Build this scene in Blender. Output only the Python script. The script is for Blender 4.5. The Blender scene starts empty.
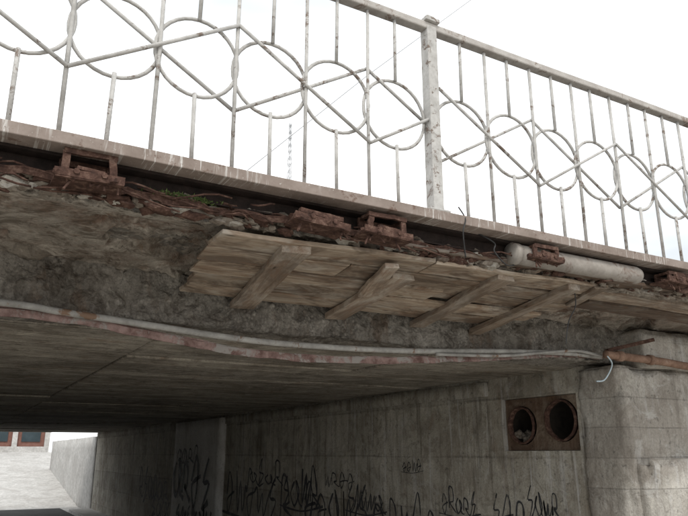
import bpy, bmesh, math, random
from mathutils import Vector, Matrix, noise
random.seed(7)
C=bpy.context.scene.collection
R=math.radians
GZ=-0.34   # ground level
# ------------------------------------------------------------ materials
def newmat(name):
    m=bpy.data.materials.new(name); m.use_nodes=True
    nt=m.node_tree; nt.nodes.clear()
    out=nt.nodes.new('ShaderNodeOutputMaterial'); b=nt.nodes.new('ShaderNodeBsdfPrincipled')
    nt.links.new(b.outputs[0],out.inputs[0])
    b.inputs['Specular IOR Level'].default_value=0.2
    return m,nt,b
class N:
    def __init__(s,nt):
        s.nt=nt; s.tc=nt.nodes.new('ShaderNodeTexCoord')
    def map(s,scale=(1,1,1),loc=(0,0,0),rot=(0,0,0)):
        m=s.nt.nodes.new('ShaderNodeMapping'); m.inputs['Scale'].default_value=scale
        m.inputs['Location'].default_value=loc; m.inputs['Rotation'].default_value=rot
        s.nt.links.new(s.tc.outputs['Object'],m.inputs[0]); return m.outputs[0]
    def noise(s,vec,scale,detail=6,rough=.6,dist=0):
        n=s.nt.nodes.new('ShaderNodeTexNoise'); n.inputs['Scale'].default_value=scale
        n.inputs['Detail'].default_value=min(detail,4); n.inputs['Roughness'].default_value=rough
        n.inputs['Distortion'].default_value=dist
        s.nt.links.new(vec,n.inputs['Vector']); return n.outputs[0]
    def voro(s,vec,scale,feature='F1'):
        n=s.nt.nodes.new('ShaderNodeTexVoronoi'); n.feature=feature; n.inputs['Scale'].default_value=scale
        s.nt.links.new(vec,n.inputs['Vector']); return n.outputs[0]
    def ramp(s,fac,stops):
        r=s.nt.nodes.new('ShaderNodeValToRGB'); e=r.color_ramp.elements
        while len(e)<len(stops): e.new(.5)
        for i,(p,c) in enumerate(stops):
            e[i].position=p
            e[i].color=(c,c,c,1) if isinstance(c,(int,float)) else (*c,1)
        s.nt.links.new(fac,r.inputs[0]); return r.outputs[0]
    def mix(s,a,b,fac,mode='MIX'):
        n=s.nt.nodes.new('ShaderNodeMix'); n.data_type='RGBA'; n.blend_type=mode
        for i,v in ((0,fac),(6,a),(7,b)):
            if isinstance(v,(int,float)) : n.inputs[i].default_value=v if i==0 else (v,v,v,1)
            elif isinstance(v,tuple): n.inputs[i].default_value=(*v,1)
            else: s.nt.links.new(v,n.inputs[i])
        return n.outputs[2]
    def math(s,op,a,b=0.0):
        n=s.nt.nodes.new('ShaderNodeMath'); n.operation=op
        for i,v in ((0,a),(1,b)):
            if isinstance(v,(int,float)): n.inputs[i].default_value=v
            else: s.nt.links.new(v,n.inputs[i])
        return n.outputs[0]
    def bump(s,h,strength,dist,prev=None):
        n=s.nt.nodes.new('ShaderNodeBump'); n.inputs['Strength'].default_value=strength
        n.inputs['Distance'].default_value=dist; s.nt.links.new(h,n.inputs['Height'])
        if prev is not None: s.nt.links.new(prev,n.inputs['Normal'])
        return n.outputs[0]
    def sep(s,vec):
        n=s.nt.nodes.new('ShaderNodeSeparateXYZ'); s.nt.links.new(vec,n.inputs[0]); return n.outputs
def concrete(name,dark,light,stain=(.09,.075,.06),stain_amt=.6,bump=.5,streak=.4,rustz=None,boards=None,seams=None,fine=60,pebble=False,pitamt=.7,blotch=0,rusty=0,streakscale=(5,5,.35)):
    m,nt,b=newmat(name); n=N(nt); o=n.map()
    base=n.ramp(n.noise(o,1.7,10,.65,.3),[(.3,dark),(.7,light)])
    f=n.ramp(n.noise(o,fine,4,.75),[(.3,.66),(.7,1.25)])
    col=n.mix(base,f,.85,'MULTIPLY')
    st=n.ramp(n.noise(n.map((1,1,1),(5,3,1)),.9,9,.75,.6),[(.47,0),(.60,1)])
    col=n.mix(col,stain,n.math('MULTIPLY',st,stain_amt))
    if blotch:
        bm_=n.ramp(n.noise(n.map((1,1,1),(15,2,7)),4.5,4,.75,1.2),[(.5,0),(.62,1)])
        col=n.mix(col,tuple(c*.75 for c in stain),n.math('MULTIPLY',bm_,blotch))
        bl_=n.ramp(n.noise(n.map((1,1,1),(1,12,3)),3.5,4,.75,1.2),[(.56,0),(.64,1)])
        col=n.mix(col,tuple(min(.62,c*1.25) for c in light),n.math('MULTIPLY',bl_,blotch*.8))
    if rusty:
        rm=n.ramp(n.noise(n.map((2.5,2.5,.8),(7,7,7)),1.6,4,.7,.5),[(.58,0),(.70,1)])
        col=n.mix(col,(.24,.135,.075),n.math('MULTIPLY',rm,rusty))
    if streak:
        sk=n.ramp(n.noise(n.map(streakscale),2.2,6,.7),[(.5,0),(.68,1)])
        col=n.mix(col,tuple(c*.6 for c in stain),n.math('MULTIPLY',sk,streak))
        sk2=n.ramp(n.noise(n.map((6,6,.3),(9,2,4)),1.7,6,.7),[(.56,0),(.70,1)])
        col=n.mix(col,tuple(min(.64,c*1.4) for c in light),n.math('MULTIPLY',sk2,streak*.85))
    pits=n.ramp(n.noise(o,fine*.35,3,.6),[(.28,.35),(.4,1)])
    col=n.mix(col,pits,pitamt,'MULTIPLY')
    nb=n.bump(n.noise(o,9,12,.72),bump,.03)
    nb=n.bump(n.noise(o,fine,4,.8),bump*.9,.006,nb)
    if pebble:
        pv=n.voro(o,45); nb=n.bump(pv,.7,.010,nb)
        pm=n.ramp(n.noise(o,2.3,4,.6),[(.42,.05),(.6,.75)])
        col=n.mix(col,n.ramp(pv,[(.0,1.3),(.6,.6)]),pm,'MULTIPLY')
    x,y,z=n.sep(o)
    if rustz:
        z0,z1=rustz
        g=n.nt.nodes.new('ShaderNodeMapRange'); g.inputs[1].default_value=z0; g.inputs[2].default_value=z1
        nt.links.new(z,g.inputs[0])
        rn=n.ramp(n.noise(n.map((1,1,1.6),(3,8,2)),3.2,9,.75,.5),[(.44,0),(.58,1)])
        rc=n.ramp(n.noise(o,22,6,.7),[(.35,(.06,.035,.025)),(.65,(.22,.13,.09))])
        col=n.mix(col,rc,n.math('MULTIPLY',n.math('MULTIPLY',g.outputs[0],rn),.85))
    if boards:
        wob=n.math('MULTIPLY',n.noise(o,1.2,3),.03)
        yy=n.math('ADD',y,wob)
        fr=n.math('FRACT',n.math('MULTIPLY',yy,boards))
        gr=n.ramp(fr,[(0,0),(.06,1),(.94,1),(1,0)])
        cell=n.math('FLOOR',n.math('MULTIPLY',yy,boards))
        wn=nt.nodes.new('ShaderNodeTexWhiteNoise'); wn.noise_dimensions='1D'; nt.links.new(cell,wn.inputs['W'])
        col=n.mix(col,n.ramp(wn.outputs[0],[(0,.72),(1,1.25)]),.8,'MULTIPLY')
        col=n.mix(col,n.ramp(gr,[(0,.4),(1,1)]),.7,'MULTIPLY')
        col=n.mix(col,n.ramp(n.noise(n.map((.7,22,1)),2,6,.7),[(.35,.7),(.65,1.15)]),.8,'MULTIPLY')
        nb=n.bump(gr,.5,.012,nb)
    if seams:
        zz=n.math('ADD',z,n.math('MULTIPLY',n.noise(o,1.5,4),.03))
        fr=n.math('FRACT',n.math('MULTIPLY',zz,1/seams))
        gr=n.ramp(fr,[(0,0),(.03,1),(.97,1),(1,0)])
        cell=n.math('FLOOR',n.math('MULTIPLY',zz,1/seams))
        wn=nt.nodes.new('ShaderNodeTexWhiteNoise'); wn.noise_dimensions='1D'; nt.links.new(cell,wn.inputs['W'])
        gm=n.ramp(n.noise(n.map((1,.8,1),(3,3,3)),1.5,4),[(.4,.15),(.6,.8)])
        col=n.mix(col,n.ramp(wn.outputs[0],[(0,.82),(1,1.12)]),.8,'MULTIPLY')
        col=n.mix(col,n.ramp(gr,[(0,.5),(1,1)]),gm,'MULTIPLY')
        nb=n.bump(gr,.4,.01,nb)
    nt.links.new(col,b.inputs['Base Color']); nt.links.new(nb,b.inputs['Normal'])
    b.inputs['Roughness'].default_value=.93
    return m
def painted(name,stops,scale=20,patch=None,patchth=(.56,.6),bump=.3,rough=.6,drips=False,mapscale=(1,1,1)):
    m,nt,b=newmat(name); n=N(nt); o=n.map(mapscale)
    col=n.ramp(n.noise(o,scale,8,.7),stops)
    nb=n.bump(n.noise(o,scale*4,4,.7),bump,.004)
    if patch:
        pm=n.ramp(n.noise(n.map(mapscale,(4,4,4)),scale*.8,9,.75,.4),[(patchth[0],0),(patchth[1],1)])
        col=n.mix(col,patch,pm); nb=n.bump(pm,.4,.003,nb)
    if drips:
        dm=n.ramp(n.noise(n.map((45,1,3.0)),1.6,5,.7),[(.56,0),(.61,1)])
        dm2=n.ramp(n.noise(n.map((2,2,2),(2,2,2)),1.2,3,.6),[(.42,0),(.58,1)])
        col=n.mix(col,(.58,.56,.53),n.math('MULTIPLY',n.math('MULTIPLY',dm,dm2),.9))
        sp=n.ramp(n.noise(n.map((60,60,60),(1,1,1)),1,3,.6),[(.66,0),(.69,1)])
        col=n.mix(col,(.5,.48,.44),n.math('MULTIPLY',sp,.7))
        ch=n.ramp(n.noise(n.map((9,9,9),(6,6,6)),1,4,.75),[(.60,0),(.66,1)])
        col=n.mix(col,(.12,.07,.05),n.math('MULTIPLY',ch,.7))
    nt.links.new(col,b.inputs['Base Color']); nt.links.new(nb,b.inputs['Normal'])
    b.inputs['Roughness'].default_value=rough
    return m
def woodmat(name,a,bb,c,dirt=.6,dirtcol=(.12,.085,.062),pale=(.52,.48,.42)):
    m,nt,b=newmat(name); n=N(nt)
    oi=nt.nodes.new('ShaderNodeObjectInfo')
    vm=nt.nodes.new('ShaderNodeVectorMath'); vm.operation='ADD'
    cm=nt.nodes.new('ShaderNodeCombineXYZ')
    r=n.math('MULTIPLY',oi.outputs['Random'],37)
    nt.links.new(r,cm.inputs[0]); nt.links.new(r,cm.inputs[1])
    nt.links.new(n.tc.outputs['Object'],vm.inputs[0]); nt.links.new(cm.outputs[0],vm.inputs[1])
    def mp(s):
        q=nt.nodes.new('ShaderNodeMapping'); q.inputs['Scale'].default_value=s
        nt.links.new(vm.outputs[0],q.inputs[0]); return q.outputs[0]
    g=n.noise(mp((1.1,22,22)),2,8,.7,.9)
    col=n.ramp(g,[(.3,a),(.5,bb),(.7,c)])
    fine=n.ramp(n.noise(mp((4,160,160)),2,4,.7),[(.3,.6),(.7,1.15)])
    col=n.mix(col,fine,.75,'MULTIPLY')
    w=n.ramp(n.noise(mp((2,4,4)),1.3,7,.7),[(.48,0),(.62,1)])
    col=n.mix(col,pale,n.math('MULTIPLY',w,.6))
    d=n.ramp(n.noise(mp((1.3,3,3)),1.9,8,.75,.8),[(.42,0),(.60,1)])
    col=n.mix(col,dirtcol,n.math('MULTIPLY',d,dirt))
    rd=n.ramp(n.noise(mp((1.8,5,5)),2.7,4,.7,1.2),[(.52,0),(.62,1)])
    col=n.mix(col,(.25,.155,.10),n.math('MULTIPLY',rd,.45))
    kn=n.ramp(n.voro(mp((2.2,7,7)),1.6),[(.05,.3),(.11,1)])
    col=n.mix(col,kn,.8,'MULTIPLY')
    br=n.ramp(oi.outputs['Random'],[(0,.55),(1,1.12)])
    col=n.mix(col,br,.9,'MULTIPLY')
    nt.links.new(col,b.inputs['Base Color'])
    nb=n.bump(g,.5,.004); nb=n.bump(fine,.35,.002,nb); nt.links.new(nb,b.inputs['Normal'])
    b.inputs['Roughness'].default_value=.85
    return m
M={}
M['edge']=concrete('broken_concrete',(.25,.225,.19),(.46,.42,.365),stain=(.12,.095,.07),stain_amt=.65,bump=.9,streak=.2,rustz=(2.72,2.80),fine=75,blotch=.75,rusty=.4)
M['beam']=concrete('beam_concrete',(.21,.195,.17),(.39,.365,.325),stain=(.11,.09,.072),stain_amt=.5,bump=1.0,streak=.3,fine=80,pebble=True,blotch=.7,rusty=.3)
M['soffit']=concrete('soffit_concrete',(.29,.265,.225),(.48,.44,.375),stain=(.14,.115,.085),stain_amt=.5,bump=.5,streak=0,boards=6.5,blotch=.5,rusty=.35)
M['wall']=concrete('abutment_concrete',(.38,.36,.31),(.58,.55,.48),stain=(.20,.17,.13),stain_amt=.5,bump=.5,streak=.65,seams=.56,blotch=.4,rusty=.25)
M['wing']=concrete('wing_concrete',(.38,.36,.32),(.56,.53,.48),stain=(.2,.17,.14),stain_amt=.5,bump=.6,streak=.4,blotch=.35,rusty=.15,seams=.24)
M['plaster']=concrete('whitewashed_concrete',(.62,.61,.59),(.76,.75,.72),stain=(.4,.37,.33),stain_amt=.5,bump=.35,streak=.2)
M['rubble']=concrete('pale_rubble_concrete',(.28,.26,.225),(.44,.41,.36),stain=(.14,.11,.085),bump=.6,streak=0,blotch=.5,rusty=.4)
M['rubbledark']=concrete('dirty_rubble',(.15,.125,.10),(.28,.245,.205),stain=(.09,.06,.045),bump=.6,streak=0,blotch=.5,rusty=.5)
M['pale']=concrete('pale_concrete',(.42,.41,.39),(.54,.53,.51),stain=(.32,.3,.28),stain_amt=.4,bump=.2,streak=.15,fine=8,pitamt=0)
M['ground']=concrete('dusty_ground',(.34,.32,.285),(.46,.43,.39),stain=(.24,.22,.19),stain_amt=.4,bump=.4,streak=0,fine=40,pitamt=.3)
M['asphalt']=concrete('asphalt',(.04,.04,.04),(.075,.075,.073),stain=(.03,.03,.03),stain_amt=.4,bump=.4,streak=0,fine=90)
M['rustblock']=concrete('rust_stained_concrete',(.15,.11,.08),(.30,.24,.185),stain=(.10,.06,.04),stain_amt=.8,bump=.7,streak=.3,blotch=.5,rusty=.5)
M['rust']=painted('rusty_steel',[(.3,(.035,.021,.017)),(.52,(.09,.05,.038)),(.72,(.20,.13,.10))],25,bump=.9,rough=.95)
M['shadesteel']=painted('shade_dark_steel',[(.3,(.012,.009,.008)),(.7,(.04,.028,.024))],14,bump=.5,rough=.8)  # steel kept near-black so its colour supplies the shade under the kerb
M['rustpink']=painted('peeling_red_paint',[(.35,(.12,.07,.06)),(.65,(.30,.21,.19))],12,patch=(.28,.26,.24),patchth=(.50,.60),bump=.6,rough=.85)
M['rustorange']=painted('rusty_pipe',[(.3,(.14,.08,.055)),(.6,(.28,.18,.13)),(.8,(.38,.30,.25))],12,bump=.5,rough=.85)
M['conduit']=painted('grey_conduit',[(.3,(.22,.215,.2)),(.7,(.42,.41,.39))],10,patch=(.2,.13,.09),patchth=(.56,.62),bump=.3,rough=.6)
M['white']=painted('chipped_white_paint',[(.3,(.36,.35,.33)),(.7,(.56,.55,.53))],14,patch=(.19,.15,.125),patchth=(.56,.63),bump=.4,rough=.75)
M['railtop']=painted('worn_handrail_paint',[(.3,(.34,.31,.285)),(.7,(.50,.48,.45))],10,patch=(.24,.19,.16),patchth=(.56,.64),bump=.4,rough=.7)
M['kerb']=painted('kerb_paint',[(.3,(.20,.16,.135)),(.7,(.30,.25,.22))],7,bump=.3,rough=.75,drips=True)
M['cream']=painted('grey_pipe_paint',[(.3,(.24,.215,.19)),(.7,(.40,.37,.335))],8,patch=(.17,.12,.095),patchth=(.54,.66),bump=.3,rough=.9)
M['wood']=woodmat('weathered_plank',(.29,.215,.155),(.44,.355,.27),(.55,.475,.385),.82)
M['wood2']=woodmat('batten_wood',(.27,.20,.145),(.42,.335,.26),(.52,.45,.37),.6)
M['wooddark']=woodmat('dark_plank',(.14,.095,.07),(.24,.175,.135),(.35,.28,.225),.6,pale=(.4,.36,.31))
M['black']=painted('spray_paint_black',[(.3,(.03,.03,.034)),(.7,(.08,.08,.085))],9,patch=(.25,.235,.2),patchth=(.58,.68),rough=.7)
M['hole']=painted('dirty_shaded_pipe_inside',[(.3,(.012,.01,.009)),(.7,(.035,.028,.022))],9,rough=.95)  # dirt tone taken to near-black, standing in for shade inside the pipes
M['wire']=painted('wire_rubber',[(.3,(.03,.03,.03)),(.7,(.06,.06,.06))],20)
M['wirelight']=painted('wire_light',[(.3,(.45,.55,.6)),(.7,(.6,.7,.75))],20)
M['moss']=painted('moss_green',[(.3,(.05,.08,.025)),(.7,(.13,.17,.06))],40,rough=.9)
M['brick']=painted('red_render',[(.3,(.17,.08,.065)),(.7,(.26,.14,.11))],4,rough=.9)
M['glass']=painted('dark_window',[(.3,(.03,.045,.05)),(.7,(.05,.07,.08))],2,rough=.2)
M['steelgrey']=painted('hazed_steel',[(.3,(.30,.31,.32)),(.7,(.4,.41,.42))],2,rough=.6)  # lightened grey, distance haze put into the steel colour
# ------------------------------------------------------------ mesh helpers
def obj(name,verts,faces,mat,parent=None,smooth=False):
    me=bpy.data.meshes.new(name); me.from_pydata([tuple(v) for v in verts],[],faces); me.update()
    o=bpy.data.objects.new(name,me); C.objects.link(o); me.materials.append(mat)
    if smooth: me.polygons.foreach_set('use_smooth',[True]*len(me.polygons))
    if parent: o.parent=parent
    return o
def empty(name):
    e=bpy.data.objects.new(name,None); C.objects.link(e); return e
def fixn(o):
    bm=bmesh.new(); bm.from_mesh(o.data); bmesh.ops.recalc_face_normals(bm,faces=bm.faces); bm.to_mesh(o.data); bm.free()
class Buf:
    def __init__(s): s.v=[]; s.f=[]
    def tube(s,pts,r,seg=8,closed=False,rect=None,cap=True):
        pts=[Vector(p) for p in pts]; n=len(pts); b0=len(s.v); up=None
        for i,p in enumerate(pts):
            a=pts[(i-1)%n] if (closed or i>0) else p
            c=pts[(i+1)%n] if (closed or i<n-1) else p
            t=(c-a).normalized()
            if up is None:
                up=Vector((0,0,1)) if abs(t.z)<.9 else Vector((0,1,0))
            side=t.cross(up)
            if side.length<1e-4: side=t.cross(Vector((0,1,0)))
            side.normalize(); u2=side.cross(t).normalized(); 
            if not rect: up=u2
            rr=r[i] if isinstance(r,list) else r
            for k in range(seg):
                if rect:
                    cx,cz=[(-1,-1),(1,-1),(1,1),(-1,1)][k]
                    s.v.append(p+side*cx*rect[0]/2+u2*cz*rect[1]/2)
                else:
                    an=2*math.pi*k/seg
                    s.v.append(p+side*math.cos(an)*rr+u2*math.sin(an)*rr)
        m=n if closed else n-1
        for i in range(m):
            j=(i+1)%n
            for k in range(seg):
                l=(k+1)%seg
                s.f.append((b0+i*seg+k,b0+i*seg+l,b0+j*seg+l,b0+j*seg+k))
        if cap and not closed:
            s.f.append(tuple(b0+k for k in range(seg))[::-1]); s.f.append(tuple(b0+(n-1)*seg+k for k in range(seg)))
    def box(s,a,b):
        x0,y0,z0=a;x1,y1,z1=b;b0=len(s.v)
        s.v+= [Vector(p) for p in ((x0,y0,z0),(x1,y0,z0),(x1,y1,z0),(x0,y1,z0),(x0,y0,z1),(x1,y0,z1),(x1,y1,z1),(x0,y1,z1))]
        for f in ((0,3,2,1),(4,5,6,7),(0,1,5,4),(1,2,6,5),(2,3,7,6),(3,0,4,7)): s.f.append(tuple(b0+i for i in f))
    def rock(s,c,r,sub=2,squash=(1,1,1)):
        bm=bmesh.new(); bmesh.ops.create_icosphere(bm,subdivisions=sub,radius=1)
        b0=len(s.v); off=Vector((random.uniform(0,99),)*3)
        for v in bm.verts:
            p=v.co*(1+.85*noise.noise(v.co*1.1+off)+.45*noise.noise(v.co*3.5+off))
            s.v.append(Vector((p.x*squash[0],p.y*squash[1],p.z*squash[2]))*r+Vector(c))
        for f in bm.faces: s.f.append(tuple(b0+v.index for v in f.verts))
        bm.free()
    def make(s,name,mat,parent=None,smooth=False,bevel=0):
        o=obj(name,s.v,s.f,mat,parent,smooth)
        if bevel:
            m=o.modifiers.new('b','BEVEL'); m.width=bevel; m.segments=2; m.limit_method='ANGLE'
        return o
def fn(p,f,seed=0.0,oct=5):
    return noise.fractal(p*f+Vector((seed,seed*1.7,seed*.6)),.8,2.1,oct)
def rough_box(name,a,b,res,amp,mat,parent=None,seed=0,freq=2.5,chip=0.0):
    verts={}; vl=[]; fl=[]
    a=Vector(a);b=Vector(b); d=b-a; n=[max(1,min(400,round(d[i]/res))) for i in range(3)]
    def vid(i,j,k):
        key=(i,j,k)
        if key in verts: return verts[key]
        p=Vector((a.x+d.x*i/n[0],a.y+d.y*j/n[1],a.z+d.z*k/n[2]))
        q=p+noise.noise_vector(p*freq+Vector((seed,)*3))*amp+noise.noise_vector(p*freq*5+Vector((seed,)*3))*amp*.35
        ext=sum(1 for c,m in ((i,n[0]),(j,n[1]),(k,n[2])) if c==0 or c==m)
        if chip and ext>=2:
            w=max(0,fn(p,3.0,seed+4))*chip*2+chip*.3
            dv=Vector([ (1 if c==0 else -1 if c==m else 0) for c,m in ((i,n[0]),(j,n[1]),(k,n[2]))])
            q+=dv*w
        verts[key]=len(vl); vl.append(q); return verts[key]
    for ax in range(3):
        u,v=[(1,2),(2,0),(0,1)][ax]
        for side in (0,n[ax]):
            for i in range(n[u]):
                for j in range(n[v]):
                    ids=[]
                    for (ii,jj) in ((i,j),(i+1,j),(i+1,j+1),(i,j+1)):
                        t=[0,0,0]; t[ax]=side; t[u]=ii; t[v]=jj; ids.append(vid(*t))
                    fl.append(tuple(ids) if side else tuple(ids[::-1]))
    return obj(name,vl,fl,mat,parent,True)
# ------------------------------------------------------------ ground
def strip(buf,x0,x1,prof):
    b0=len(buf.v)
    for y,z in prof: buf.v+= [Vector((x0,y,z)),Vector((x1,y,z))]
    for i in range(len(prof)-1): buf.f.append((b0+2*i,b0+2*i+1,b0+2*i+3,b0+2*i+2))
g=Buf(); s=1500
strip(g,-s,s,[(-s,GZ),(27.5,GZ)])
strip(g,-s,-6,[(27.5,GZ),(s,GZ)]); strip(g,6.2,s,[(27.5,GZ),(s,GZ)])
g.make('ground',M['ground'])
r=Buf(); strip(r,-6,6.2,[(27.5,GZ),(30,GZ),(47,1.75),(75,1.8)]); 
r.make('exit_ramp',M['pale'])
a=Buf(); strip(a,-1.5,4.0,[(18.0,GZ+.004),(29.5,GZ+.004)]); a.make('asphalt_path',M['asphalt'])
k=Buf(); k.box((4.0,4.2,GZ-.05),(4.9,27.2,GZ+.12)); k.make('pavement_kerb',M['pale'],bevel=.015)
rough_box('retaining_wall',(4.72,27.1,GZ-.2),(5.1,40,2.3),.4,.02,M['pale'],seed=3)
bl=empty('red_building')
b=Buf(); b.box((-9,49,0),(5.4,58,7)); b.make('walls',M['brick'],bl)
b=Buf()
for i in range(7):
    x=-7.5+i*1.9; b.box((x,48.93,2.4),(x+1.1,48.99,4.0)); b.box((x,48.93,5),(x+1.1,48.99,6.3))
b.make('windows',M['glass'],bl)
b=Buf()
for i in range(8): 
    x=-7.9+i*1.9; b.box((x-.15,48.7,1.7),(x+.15,48.9,7.0))
b.box((-9,48.6,1.6),(5.4,48.92,2.1)); b.box((-9.2,48.5,7.0),(5.6,58.2,7.3)); b.make('piers_and_cornice',M['pale'],bl)
# ------------------------------------------------------------ bridge
br=empty('road_overpass')
prof=[(3.5,2.875),(2.93,2.86),(2.89,2.75),(3.05,2.755),(3.95,2.75),(3.95,2.44),(4.3,2.43)]
P=[];step=.013
for i in range(len(prof)-1):
    (y0,z0),(y1,z1)=prof[i],prof[i+1]; L=math.hypot(y1-y0,z1-z0); st=.01 if i==1 else step if i in(2,4) else (.02 if i==3 else .03)
    n=max(2,int(L/st))
    for j in range(n):
        t=j/n; P.append((y0+(y1-y0)*t,z0+(z1-z0)*t,i,t))
P.append((*prof[-1],5,1))
xs=[];x=-8.0
while x<13: xs.append(x); x+= .012 if -.6<x<5.6 else .12
vl=[];fl=[];m=len(P)
def chunk(p,f):
    d=noise.voronoi(p*f)[0]; return (d[1]-d[0])
for x in xs:
    for (y,z,seg,t) in P:
        p=Vector((x,y,z))
        if seg==0: nv=Vector((0,0,1))
        elif seg==1: nv=Vector((0,-1,0))
        elif seg in(2,3): nv=Vector((0,0,-1))
        elif seg==4: nv=Vector((0,-1,0))
        else: nv=Vector((0,0,-1))
        big=fn(p,1.6,3,3); mid=fn(p,7,9,4); sm=fn(p,28,5,3)
        if seg<=2:
            ch=chunk(p+Vector((mid*.05,0,mid*.05)),9); ch2=chunk(p,22)
            dd=-.055+.05*big+.055*mid+.014*sm+.06*min(ch,.6)+.02*min(ch2,.6)
            low=(.02*mid+.012*sm+.02*big+.045*(min(ch,.6)-.3))+(.02 if x<1.0 else 0)
        if seg<=1:
            q=p+nv*dd
            if seg==1: q.z+=.03*noise.noise(p*6)*(1-t)-low*t
        elif seg==2:
            w=t; q=p+Vector((0,-1,0))*(1-w)*dd+nv*low*(1-w)+nv*(.012*big+.003*mid+.0015*sm)*w
        elif seg==3:
            spall=fn(Vector((x,y,0)),1.5,21,3)+.25*mid
            k_=min(1,max(0,(spall-.02)*9)); k_*=min(1,t*8)*min(1,(1-t)*5+.3)
            q=p+nv*(.012*big+.003*mid+.0015*sm - k_*(.04+.03*mid+.016*sm))
            q.z-=.05*max(0,t-.78)/.22*(.5+mid)
        elif seg==4:
            lg=max(0,1-t/.22)
            q=p+nv*(.025*big+.035*mid+.016*sm+lg*.06*(.3+max(0,big)))
            if t<.05: q.z-=.02*(.5+mid)
        else:
            q=p+nv*(.01*big+.012*mid*(1-t)+.006*sm)
        vl.append(q)
for i in range(len(xs)-1):
    for j in range(m-1):
        a0=i*m+j; fl.append((a0,a0+1,a0+m+1,a0+m))
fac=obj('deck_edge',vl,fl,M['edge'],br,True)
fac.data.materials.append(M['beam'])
mi=[0]*len(fl)
for idx,f in enumerate(fl):
    if P[idx%(m-1)][2]>=4: mi[idx]=1
fac.data.polygons.foreach_set('material_index',mi)
y=4.28
sb=Buf()
while y<27:
    w=1.15
    xx=-3.0
    while xx<5.0:
        dz=random.uniform(-.01,.01); L=2.05
        sb.box((xx,y,2.43+dz),(min(5.2,xx+L-.012),y+w-.02,2.8)); xx+=L
    y+=w
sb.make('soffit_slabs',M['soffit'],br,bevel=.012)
t=Buf(); t.box((-9,3.4,2.80),(13,27.3,2.86)); t.make('deck_fill',M['beam'],br)
t=Buf(); t.box((-9,2.95,2.889),(13,27.4,2.93)); t.make('road_surface',M['asphalt'],br)
t=Buf(); xx=-8; pts=[]
while xx<13: pts.append((xx,2.80,2.914+.004*noise.noise(Vector((xx*1.3,0,0))))); xx+=.25
t.tube(pts,0,4,rect=(.2,.054)); t.make('kerb_plate',M['kerb'],br,bevel=.004)
t=Buf(); t.box((-8,2.868,2.80),(13,2.886,2.886)); t.box((-8,2.84,2.80),(13,2.866,2.808)); t.box((-8,2.80,2.874),(13,2.866,2.886)); t.make('steel_channel',M['shadesteel'],br)  # dark channel fills the gap below the kerb plate with painted shade
# ------------------------------------------------------------ abutments
ab=empty('bridge_abutment')
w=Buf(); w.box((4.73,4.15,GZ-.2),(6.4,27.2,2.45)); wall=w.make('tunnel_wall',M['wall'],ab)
w=Buf(); w.box((4.775,4.275,1.725),(4.81,5.215,2.205)); back=w.make('recess_backing',M['rustblock'],ab)
def cutter(fnc):
    c=Buf(); fnc(c); o=c.make('cut',M['wall']); fixn(o); return o
def cyl(b,y,z,r,x0,x1,seg=40): b.tube([(x0,y,z),(x1,y,z)],r,seg)
holes=[(4.99,1.955,.175),(4.49,1.985,.185)]
cb=cutter(lambda c:c.box((4.6,4.27,1.72),(4.80,5.22,2.21)))
cs=[cutter(lambda c:cyl(c,holes[0][0],holes[0][1],holes[0][2]+.004,4.6,6.3)),cutter(lambda c:cyl(c,holes[1][0],holes[1][1],holes[1][2]+.004,4.6,6.3))]
bpy.context.view_layer.update()
def cut(o,lst):
    fixn(o)
    for c in lst:
        md=o.modifiers.new('bo','BOOLEAN'); md.operation='DIFFERENCE'; md.object=c; md.solver='EXACT'
    dg=bpy.context.evaluated_depsgraph_get(); nm=bpy.data.meshes.new_from_object(o.evaluated_get(dg))
    o.modifiers.clear(); o.data=nm
cut(wall,[cb]+cs); cut(back,cs)
for c in [cb]+cs: bpy.data.objects.remove(c)
for hy,hz,hr in holes:
    v=[];f=[];seg=48;mi=[]
    for xx_,rr in ((4.76,hr),(4.735,hr-.004),(4.735,hr-.016),(4.79,hr-.02),(6.25,hr-.02)):
        for k_ in range(seg):
            an=2*math.pi*k_/seg; jr=.004*noise.noise(Vector((an*3,xx_,hy))); v.append((xx_+(.012*noise.noise(Vector((math.cos(an)*2,math.sin(an)*2,hy))) if xx_<5 else 0),hy+math.cos(an)*(rr+jr),hz+math.sin(an)*(rr+jr)))
    for q in range(4):
        for k_ in range(seg):
            l=(k_+1)%seg; f.append((q*seg+k_,q*seg+l,(q+1)*seg+l,(q+1)*seg+k_)); mi.append(1 if q==3 else 0)
    f.append(tuple(4*seg+k_ for k_ in range(seg))); mi.append(1)
    b0=len(v)
    for k_ in range(seg):
        an=2*math.pi*k_/seg; v.append((4.83,hy+math.cos(an)*hr,hz+math.sin(an)*hr))
    for k_ in range(seg):
        l=(k_+1)%seg; f.append((k_,l,b0+l,b0+k_)); mi.append(0)
    o=obj('drain_pipe_sleeve',v,f,M['rust'],ab,True); o.data.materials.append(M['hole']); o.data.polygons.foreach_set('material_index',mi)
d=Buf()
for q in range(16): d.rock((4.80+random.random()*.2,4.99+random.uniform(-.09,.11),1.82+random.random()*.06),random.uniform(.02,.045))
d.make('hole_debris',M['rubble'],ab)
rough_box('corner_block',(4.69,3.77,GZ-.2),(12,4.22,2.40),.05,.025,M['wing'],ab,seed=11,chip=.045)
rough_box('footing_block',(4.80,3.66,GZ-.2),(12,3.85,1.66),.05,.025,M['wing'],ab,seed=21,chip=.04)
rough_box('bearing_block',(4.98,3.72,2.395),(12,4.0,2.72),.05,.02,M['wing'],ab,seed=31,chip=.03)
rough_box('pilaster',(4.62,13.2,GZ-.1),(4.78,16.4,2.38),.2,.01,M['plaster'],ab,seed=5)
rough_box('wall_cap',(4.695,5.4,2.26),(4.75,27,2.40),.12,.012,M['wall'],ab,seed=8)
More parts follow.
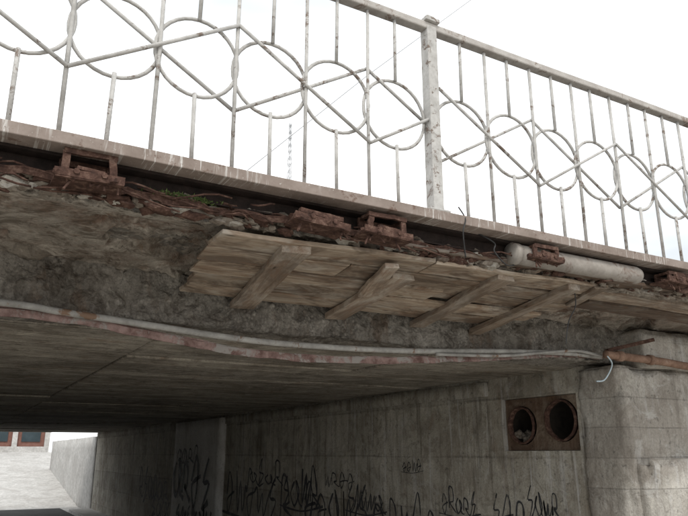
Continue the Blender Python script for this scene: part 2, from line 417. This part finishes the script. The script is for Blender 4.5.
left=empty('far_side_abutment'); rough_box('wall',(-3.4,3.9,GZ-.2),(-2.4,27.2,2.44),.3,.02,M['wall'],left,seed=2)
# graffiti
gr=Buf()
def stroke(pts,w=.03,x=4.7275):
    P2=[];n=len(pts)
    for i in range(n-1):
        for t_ in (0,.25,.5,.75):
            p0=pts[max(0,i-1)];p1=pts[i];p2=pts[i+1];p3=pts[min(n-1,i+2)]
            P2.append(tuple(.5*((2*p1[a_])+(-p0[a_]+p2[a_])*t_+(2*p0[a_]-5*p1[a_]+4*p2[a_]-p3[a_])*t_**2+(-p0[a_]+3*p1[a_]-3*p2[a_]+p3[a_])*t_**3) for a_ in (0,1)))
    P2.append(pts[-1]); b0=len(gr.v); ph=random.uniform(0,50)
    x-=random.uniform(0,.0018)
    for i,p in enumerate(P2):
        q=P2[min(i+1,len(P2)-1)];o_=P2[max(i-1,0)]
        dx,dy=q[0]-o_[0],q[1]-o_[1];L=math.hypot(dx,dy) or 1
        ww=w*(.5+1.1*abs(noise.noise(Vector((i*.35,ph,2)))))*.55
        gr.v+= [Vector((x,p[0]-dy/L*ww,p[1]+dx/L*ww)),Vector((x,p[0]+dy/L*ww,p[1]-dx/L*ww))]
    for i in range(len(P2)-1): gr.f.append((b0+2*i,b0+2*i+1,b0+2*i+3,b0+2*i+2))
def tag(y0,z0,w,h,n,x=4.7275,lw=.03,sd=0):
    rn=random.Random(sd); path=[]; cw=w/n
    for i in range(n):
        yy=y0-cw*i; k=rn.randrange(5); H=h*rn.uniform(.6,1.25)
        if k==0: loc=[(0,.1),(.1,1),(.5,.9),(.55,.4),(.2,.35),(.9,.0)]
        elif k==1: loc=[(0,.5),(.3,1.1),(.6,.6),(.3,-.1),(.05,.3),(.8,.5)]
        elif k==2: loc=[(.05,1),(.15,0),(.5,.8),(.6,.0),(1,.7)]
        elif k==3: loc=[(.2,.8),(-.1,.4),(.3,0),(.75,.4),(.45,.8),(.7,.1),(1.1,.0)]
        else: loc=[(.5,1.2),(.1,.6),(.6,.5),(.1,-.2),(.7,.1)]
        seg=[(yy-cw*(a_+rn.uniform(-.08,.08)),z0+H*(b_+rn.uniform(-.08,.08))) for a_,b_ in loc]
        if rn.random()<.45 and path: stroke(path,lw,x); path=[]
        path+=seg
    stroke(path,lw,x)
    if rn.random()<.6: stroke([(y0+.1*w,z0-.1*h),(y0-w*.5,z0-.2*h),(y0-w*1.05,z0+.05*h)],lw*.8,x)
for (y0,z0,w_,h_,n_,lw,sd_) in ((13.0,.70,3.0,.6,6,.055,1),(12.8,.1,3.2,.5,7,.05,2),(11.8,1.2,1.4,.3,4,.035,12),(9.6,.75,2.3,.5,6,.045,3),(9.2,.3,2.2,.4,6,.04,8),(9.0,1.25,.9,.2,4,.022,13),(10.4,.95,1.3,.45,4,.05,33),(8.3,1.0,.9,.3,4,.03,34),
    (7.3,.8,1.0,.35,4,.03,14),(7.4,.45,1.2,.25,5,.03,15),(6.25,1.1,.6,.22,5,.02,4),(6.1,.85,.7,.2,5,.02,16),(5.45,1.02,.5,.32,3,.026,5),(5.3,.8,.6,.2,4,.02,17),(4.95,1.15,.4,.2,4,.018,6),(7.0,1.5,.4,.12,4,.014,18),(20,.6,3,.6,6,.06,19),(18.5,.2,2,.5,4,.06,29)):
    tag(y0,z0,w_,h_,n_,4.7275,lw,sd_)
tag(16.2,.75,2.7,1.0,4,x=4.605,lw=.12,sd=9); tag(15.9,.2,2.4,.6,5,x=4.605,lw=.09,sd=10); tag(16.0,1.5,1.6,.3,4,x=4.605,lw=.04,sd=11)
gr.make('wall_graffiti',M['black'])
# ------------------------------------------------------------ railing
rl=empty('bridge_railing')
YR=2.745; ZB=2.94; ZT=4.07; ZC=3.475; BAY=2.68; PX=2.105
bars=Buf(); rings=Buf(); diag=Buf(); posts=Buf(); top=Buf()
for kx in range(-3,5):
    x0=PX+kx*BAY
    ww=.066
    posts.box((x0-ww/2,YR-.035,ZB-.01),(x0+ww/2,YR+.035,ZT+.01))
    posts.box((x0-.05,YR-.05,ZT+.035),(x0+.05,YR+.05,ZT+.06)); posts.box((x0-.028,YR-.03,ZT+.06),(x0+.028,YR+.03,ZT+.085))
    posts.box((x0-.07,YR-.045,ZB-.001),(x0+.07,YR+.06,ZB+.012))
    for c in range(7):
        cx=x0+.23+.37*c+random.uniform(-.008,.008); rr=.197
        n_=32; yo=.010 if c%2 else .022
        rings.tube([(cx+rr*math.cos(2*math.pi*q/n_),YR+yo,ZC+rr*1.02*math.sin(2*math.pi*q/n_)) for q in range(n_)],.0098,6,closed=True)
        lean=random.uniform(-.006,.006)
        bars.tube([(cx,YR,ZB-.01),(cx+lean,YR,ZC-rr+.004)],.0102,6)
        bars.tube([(cx+lean,YR,ZC+rr-.004),(cx,YR,ZT)],.0102,6)
    for c in range(1,7):
        cx=x0+.23-.185+.37*c
        le=random.uniform(-.007,.007)
        bars.tube([(cx,YR,ZB-.01),(cx+le,YR,ZC),(cx,YR,ZT)],.0102,6)
    A=.225;hp=.74;X0=x0+.045
    for sg in(1,-1):
        for q in range(4):
            xa=X0+q*hp; xb=min(X0+(q+1)*hp,x0+BAY-.035)
            if xb<=xa: continue
            za=ZC+sg*A*(1 if q%2==0 else -1); f_=(xb-xa)/hp; zb=za-sg*2*A*(1 if q%2==0 else -1)*f_
            diag.tube([(xa,YR-.014*sg,za),(xb,YR-.014*sg,zb)],.0096,6)
tp=[];xx=-6.5
while xx<13: tp.append((xx,YR,ZT+.012+.006*noise.noise(Vector((xx*.9,1,1))))); xx+=.2
top.tube(tp,0,4,rect=(.062,.046))
bars.make('balusters',M['white'],rl,True); rings.make('rings',M['white'],rl,True); diag.make('diagonal_lattice',M['white'],rl,True)
posts.make('posts',M['white'],rl,bevel=.004); top.make('handrail',M['railtop'],rl,bevel=.008)
# ------------------------------------------------------------ rusty brackets
def bracket(x0,x1,z0,z1,y=2.85,tilt=0,th=.013):
    e=empty('rusty_steel_bracket'); b=Buf()
    w=x1-x0; h=z1-z0
    def bent(a,c,rect,k=6):
        a=Vector(a);c=Vector(c)
        b.tube([a.lerp(c,i/k)+noise.noise_vector(a*9+Vector((i*.8,0,0)))*.004 for i in range(k+1)],0,4,rect=rect)
    for xx_ in (x0+.15*w,x0+.85*w):
        bent((xx_,y-.065,z0+.02),(xx_+random.uniform(-.01,.01),y-.065,z1),(.03,th)); bent((xx_,y+.03,z0+.02),(xx_,y+.03,z1),(.03,th))
        bent((xx_,y-.07,z1-.006),(xx_,y+.04,z1-.006),(th*1.5,.016))
    bent((x0+.11*w,y-.068,z1-.004),(x0+.89*w,y-.066,z1-.002+random.uniform(-.008,.008)),(.016,.022))
    bent((x0+.13*w,y+.035,z1-.02),(x0+.87*w,y+.035,z1-.016),(.016,.026))
    bent((x0,y-.015,z0+.007),(x1,y-.015,z0+.007),(.15,.012)); bent((x0,y-.088,z0+.022),(x1,y-.086,z0+.022),(.010,.032))
    bent((x0+.3*w,y-.08,z0+.05),(x0+.72*w,y-.075,z0+.045),(.02,.014))
    o=b.make('frame',M['rust'],e)
    b=Buf()
    for q in range(6):
        xx_=x0+w*random.uniform(.05,.95); b.tube([(xx_,y-.05,z0+.02),(xx_+random.uniform(-.04,.04),y-.07,z0-.03+random.uniform(-.03,.03))],.005,6)
    b.tube([(x0+.3*w,y-.08,z0+.03),(x0+.3*w,y-.1,z0+.03)],.013,6); b.tube([(x0+.7*w,y-.08,z0+.03),(x0+.7*w,y-.1,z0+.03)],.013,6)
    for q in range(24): b.rock((x0+w*random.random(),y-.05+random.uniform(-.04,.03),z0+.018),random.uniform(.008,.022),1)
    b.make('bolts_and_scale',M['rust'],e)
    ctr=Vector(((x0+x1)/2,y,(z0+z1)/2)); Rm=Matrix.Translation(ctr)@Matrix.Rotation(tilt,4,'Y')@Matrix.Translation(-ctr)
    e.matrix_world=Rm
    return e
bracket(.21,.48,2.755,2.88,y=2.80,tilt=-.02)
bracket(1.26,1.56,2.745,2.805,y=2.80,tilt=.07)
bracket(1.64,1.93,2.745,2.86,y=2.80,tilt=.03)
bracket(2.76,3.0,2.77,2.86,y=2.79,tilt=.02)
bracket(3.97,4.24,2.785,2.855,y=2.80,tilt=.02)
bracket(4.9,5.2,2.78,2.86,y=2.80,tilt=.02)
b=Buf()
for (x0,x1,z,dy) in ((-.6,.22,2.80,0),(.48,.95,2.79,.01),(1.0,1.7,2.785,0),(2.0,2.7,2.79,.02),(3.0,3.3,2.80,0),(4.2,5.2,2.79,0)):
    n_=14; pts=[(x0+(x1-x0)*q/n_,2.84+dy+.012*noise.noise(Vector((x0+q,1,2))),z+.022*noise.noise(Vector((x0*3,q*.5,2)))) for q in range(n_+1)]
    b.tube(pts,0,4,rect=(.05,.008)); b.tube([(p[0],p[1]-.02,p[2]-.014) for p in pts],0,4,rect=(.006,.028))
b.make('rusty_angle_iron',M['rust'])
b=Buf()
for q in range(40):
    x=random.choice([random.uniform(-.3,1.2),random.uniform(1.2,2.7),random.uniform(-.3,5)]); L=random.uniform(.08,.3)
    p=Vector((x,random.uniform(2.80,2.87),random.uniform(2.73,2.82))); a_=random.gauss(0,.35)
    pts=[p+Vector((L*t_*math.cos(a_),-.03*math.sin(t_*3),L*t_*math.sin(a_)*.4+.01*math.sin(t_*5+q))) for t_ in (0,.25,.5,.75,1)]
    b.tube(pts,.0045,6)
b.make('exposed_rebar',M['rust'],None,True)
b=Buf(); b2=Buf(); b3=Buf()
for q in range(640):
    x=random.choice([random.uniform(-.4,1.3),random.uniform(-.4,1.3),random.uniform(-.4,5.2),random.uniform(2.05,2.6)])
    rr=random.random(); buf=(b if rr<.5 else b2 if rr<.62 else b3)
    buf.rock((x,random.uniform(2.86,2.90),random.uniform(2.735,2.81)),random.choice([.007,.009,.012,.016,.022,.034]),2,(random.uniform(1,1.9),1,random.uniform(.5,.9)))
b.make('concrete_rubble',M['rubbledark']); b2.make('pale_rubble',M['rubble']); b3.make('rust_scale_debris',M['rust'])
b=Buf()
for q in range(800):
    x=random.choice([random.gauss(.72,.04),random.gauss(.84,.03),random.gauss(.78,.09)]); y_=random.uniform(2.82,2.88); z_=2.808+random.uniform(-.02,.008)
    dv=Vector((random.uniform(-1,1),random.uniform(-1,.3),random.uniform(0,1))).normalized()*random.uniform(.006,.018)
    sd=dv.cross(Vector((random.random(),random.random(),1))).normalized()*.004
    b0=len(b.v); p=Vector((x,y_,z_)); b.v+=[p-sd,p+sd,p+dv]; b.f.append((b0,b0+1,b0+2))
b.make('moss_patch',M['moss'])
# ------------------------------------------------------------ wooden catch platform
pf=empty('wooden_catch_platform')
O0=Vector((.93,2.87,2.695)); O1=Vector((3.60,2.87,2.755)); I0=Vector((1.05,3.85,2.62)); I1=Vector((3.75,3.85,2.625))
def on(s_,t_):
    return (O0*(1-t_)+I0*t_)*(1-s_)+(O1*(1-t_)+I1*t_)*s_
def plank(a,b_,width,thick,mat,name,widthdir):
    a=Vector(a);b_=Vector(b_); X=(b_-a); L=X.length; X.normalize(); Z=X.cross(Vector(widthdir)).normalized(); Y=Z.cross(X)
    bm=bmesh.new(); bmesh.ops.create_cube(bm,size=1)
    for v in bm.verts: v.co=Vector((v.co.x*L,v.co.y*width,v.co.z*thick))
    bmesh.ops.subdivide_edges(bm,edges=[e for e in bm.edges if abs((e.verts[0].co-e.verts[1].co).x)>.5*L],cuts=14)
    sd=random.uniform(0,50)
    for v in bm.verts:
        v.co.y+=.012*noise.noise(Vector((v.co.x*2.5,math.copysign(3,v.co.y),sd)))+.005*noise.noise(Vector((v.co.x*14,math.copysign(3,v.co.y),sd))); v.co.z+=.009*noise.noise(Vector((v.co.x*2,v.co.y*5,sd)))
        if abs(v.co.x)>L*.49: v.co.x+=.025*noise.noise(Vector((v.co.y*20,v.co.z*20,sd)))
    bmesh.ops.bevel(bm,geom=[e for e in bm.edges if len(e.link_faces)==2 and e.calc_face_angle(0)>1],offset=.003,segments=1,affect='EDGES')
    me=bpy.data.meshes.new(name); bm.to_mesh(me); bm.free(); me.materials.append(mat)
    o=bpy.data.objects.new(name,me); C.objects.link(o); o.parent=pf
    Mx=Matrix((X,Y,Z)).transposed().to_4x4(); Mx.translation=(a+b_)/2; o.matrix_world=Mx
    return o
wd=(I0-O0).normalized()
nb=5
for i in range(nb):
    t_=(i+.5)/nb; W_=.98/nb-.009
    cut_=[.47,.30,.58,.42,.66][i]; s0=random.uniform(-.018,.01); s1=1+random.uniform(-.03,.02)
    dz=Vector((0,0,random.uniform(-.005,.005)))
    if i==nb-1: s1=.88
    if i==nb-2: s1=.95
    plank(on(s0,t_)+dz,on(cut_-.002,t_)+dz,W_,.024,M['wood'],'plank_%d'%(2*i+1),wd)
    dz=Vector((0,0,random.uniform(-.01,.01)))
    plank(on(cut_+.002,t_)+dz,on(s1,t_)+dz,W_-random.uniform(0,.015),.024,M['wood'],'plank_%d'%(2*i+2),wd)
def batten(xo,to,xi,ti,w_,th=.04,drop=.034):
    s_o=(xo-.98)/2.7; s_i=(xi-.98)/2.7
    a=on(s_o,to)-Vector((0,0,drop)); b_=on(s_i,ti)-Vector((0,0,drop))
    return plank(a,b_,w_,th,M['wood2'],'batten_%d'%len(pf.children),(1,0,0))
batten(1.41,.03,1.39,1.06,.15)
batten(2.15,.22,2.05,1.08,.15)
batten(1.98,.04,2.05,.55,.09,.03,.05)
batten(2.79,.03,2.71,1.06,.12)
batten(3.37,.03,3.25,1.08,.10)
batten(3.58,.0,3.62,.35,.08,.02,.03)
dk=empty('dark_plank_run')
pf=dk
plank((3.35,2.95,2.785),(5.6,2.95,2.79),.14,.026,M['wooddark'],'board_1',(0,1,-.1))
plank((3.55,3.10,2.745),(5.6,3.10,2.75),.15,.026,M['wood2'],'board_2',(0,1,-.1))
plank((3.75,3.27,2.72),(5.6,3.27,2.725),.16,.026,M['wooddark'],'board_3',(0,1,-.05))
plank((1.9,2.85,2.765),(3.9,2.86,2.778),.05,.02,M['wooddark'],'edge_lath',(0,1,0))
# ------------------------------------------------------------ pipes
def cr(pts,k=8):
    out=[];n=len(pts);pts=[Vector(p) for p in pts]
    for i in range(n-1):
        p0=pts[max(0,i-1)];p1=pts[i];p2=pts[i+1];p3=pts[min(n-1,i+2)]
        for q in range(k):
            t_=q/k; out.append(.5*((2*p1)+(-p0+p2)*t_+(2*p0-5*p1+4*p2-p3)*t_**2+(-p0+3*p1-3*p2+p3)*t_**3))
    out.append(pts[-1]); return out
b=Buf(); b.tube([(2.70,2.80,2.812),(3.74,2.80,2.815),(3.775,2.80,2.815),(3.795,2.80,2.815)],[.058,.058,.05,.02],24); b.tube([(2.68,2.80,2.812),(2.72,2.80,2.812)],.064,24); b.make('grey_drain_pipe',M['cream'],None,True)
cond=[(-3.0,2.44),(-1,2.46),(.12,2.45),(.42,2.43),(.90,2.40),(1.38,2.368),(1.84,2.358),(2.61,2.377),(3.52,2.437),(4.15,2.468),(4.62,2.468)]
b=Buf(); b.tube(cr([(x_,3.86,z_) for x_,z_ in cond]),.019,10)
b.make('steel_conduit',M['conduit'],None,True)
b=Buf(); b.tube(cr([(2.9,3.84,2.37),(3.5,3.84,2.40),(3.95,3.83,2.455),(4.3,3.82,2.49),(4.55,3.80,2.462)]),.012,8); b.make('thin_conduit',M['conduit'],None,True)
b=Buf(); b.tube(cr([(4.48,3.70,2.46),(4.62,3.69,2.455),(5.1,3.66,2.438),(5.75,3.66,2.41),(8,3.66,2.38)]),.032,14); b.tube([(4.6,3.693,2.456),(4.66,3.69,2.454)],.042,14); b.tube([(4.95,3.668,2.445),(5.0,3.667,2.443)],.042,14)
b.make('rusty_water_pipe',M['rustorange'],None,True)
st=[(-3,2.40),(-1,2.42),(.13,2.41),(.43,2.398),(.80,2.365),(1.20,2.32),(1.59,2.285),(2.08,2.285),(2.62,2.315),(3.24,2.365),(3.94,2.44),(4.40,2.475),(4.63,2.47)]
b=Buf(); sp=cr([(x_,3.90,z_) for x_,z_ in st],16)
b.tube([p+Vector((0,.014*noise.noise(p*3),.010*noise.noise(p*6)+.004*noise.noise(p*25))) for p in sp],0,4,rect=(.012,.042)); b.tube([p+Vector((0,.03,.022+.008*noise.noise(p*5))) for p in sp],0,4,rect=(.06,.01))
b.make('sagging_steel_strip',M['rustpink'],None)
b=Buf(); b.tube([(4.55,3.74,2.50),(4.95,3.60,2.60)],0,4,rect=(.05,.03)); b.make('rusty_steel_offcut',M['rust'],None,bevel=.003)
b=Buf()
b.tube(cr([(2.26,2.74,3.0),(2.27,2.70,2.92),(2.25,2.70,2.84),(2.30,2.75,2.72)]),.004,6)
b.tube(cr([(2.42,2.80,2.90),(2.52,2.76,2.84),(2.50,2.74,2.78),(2.62,2.78,2.73),(2.75,2.83,2.76)]),.004,6)
b.tube(cr([(3.40,3.0,2.72),(3.42,3.02,2.62),(3.32,3.0,2.5),(3.30,3.02,2.36)]),.0035,6)
b.make('hanging_wire',M['wire'],None,True)
b=Buf(); b.tube(cr([(4.45,3.66,2.44),(4.47,3.64,2.38),(4.40,3.62,2.30),(4.33,3.62,2.24),(4.26,3.63,2.23)]),.006,6); b.make('pale_hanging_wire',M['wirelight'],None,True)
# ------------------------------------------------------------ distant mast and cable
ms=empty('lattice_mast'); b=Buf(); bx,by=27.1,60.
H=37.0
def wd_(z): return .7*(1-z/H)+.16
lv=[GZ+i*1.5 for i in range(25)]
for sx in(-1,1):
    for sy in(-1,1): b.tube([(bx+sx*wd_(z)/2,by+sy*wd_(z)/2,z) for z in lv],.03,5)
for z0,z1 in zip(lv[:-1],lv[1:]):
    for sy in(-1,1):
        b.tube([(bx-wd_(z0)/2,by+sy*wd_(z0)/2,z0),(bx+wd_(z1)/2,by+sy*wd_(z1)/2,z1)],.018,4)
        b.tube([(bx+wd_(z0)/2,by+sy*wd_(z0)/2,z0),(bx-wd_(z1)/2,by+sy*wd_(z1)/2,z1)],.018,4)
b.make('frame',M['steelgrey'],ms)
b=Buf(); b.tube([(23.2-18,60,11),(23.2,60,30),(37,60,44.5),(53.3,60,60.7),(75,60,81)],.05,5); b.make('overhead_cable',M['steelgrey'])
# ------------------------------------------------------------ world, sun, camera
w=bpy.data.worlds.new('World'); bpy.context.scene.world=w; w.use_nodes=True; nt=w.node_tree; nt.nodes.clear()
o=nt.nodes.new('ShaderNodeOutputWorld'); bg=nt.nodes.new('ShaderNodeBackground'); sk=nt.nodes.new('ShaderNodeTexSky')
sk.sky_type='NISHITA'; sk.sun_disc=False
SE,SA=50,-160
sk.sun_elevation=R(SE); sk.sun_rotation=R(SA)
n=N(nt)
mp=nt.nodes.new('ShaderNodeMapping'); mp.inputs['Scale'].default_value=(1,1,2.5); nt.links.new(n.tc.outputs['Generated'],mp.inputs[0])
cl=n.noise(mp.outputs[0],1.6,5,.5,.3)
cc=n.ramp(cl,[(.34,(7.1,7.5,7.8)),(.50,(11.5,11.8,12)),(.62,(14,14,14))])
col=n.mix(sk.outputs[0],cc,.94)
nt.links.new(col,bg.inputs[0]); bg.inputs[1].default_value=.13; nt.links.new(bg.outputs[0],o.inputs[0])
sl=bpy.data.lights.new('sun','SUN'); sl.energy=1.5; sl.angle=R(12); sl.color=(1,.95,.88)
so=bpy.data.objects.new('sun',sl); C.objects.link(so)
sd=Vector((math.sin(R(SA))*math.cos(R(SE)),math.cos(R(SA))*math.cos(R(SE)),math.sin(R(SE))))
so.rotation_euler=sd.to_track_quat('Z','Y').to_euler()
cam=bpy.data.cameras.new('camera'); co=bpy.data.objects.new('camera',cam); C.objects.link(co)
cam.sensor_width=36; cam.lens=36*676/688; cam.clip_end=5000; cam.clip_start=.05
yw=R(29.3);pt=R(16.1)
fwd=Vector((math.sin(yw)*math.cos(pt),math.cos(yw)*math.cos(pt),math.sin(pt)))
co.location=(0,0,1.7); co.rotation_euler=fwd.to_track_quat('-Z','Y').to_euler()
sc=bpy.context.scene; sc.camera=co
sc.view_settings.view_transform='Standard'; sc.view_settings.look='None'; sc.view_settings.exposure=0
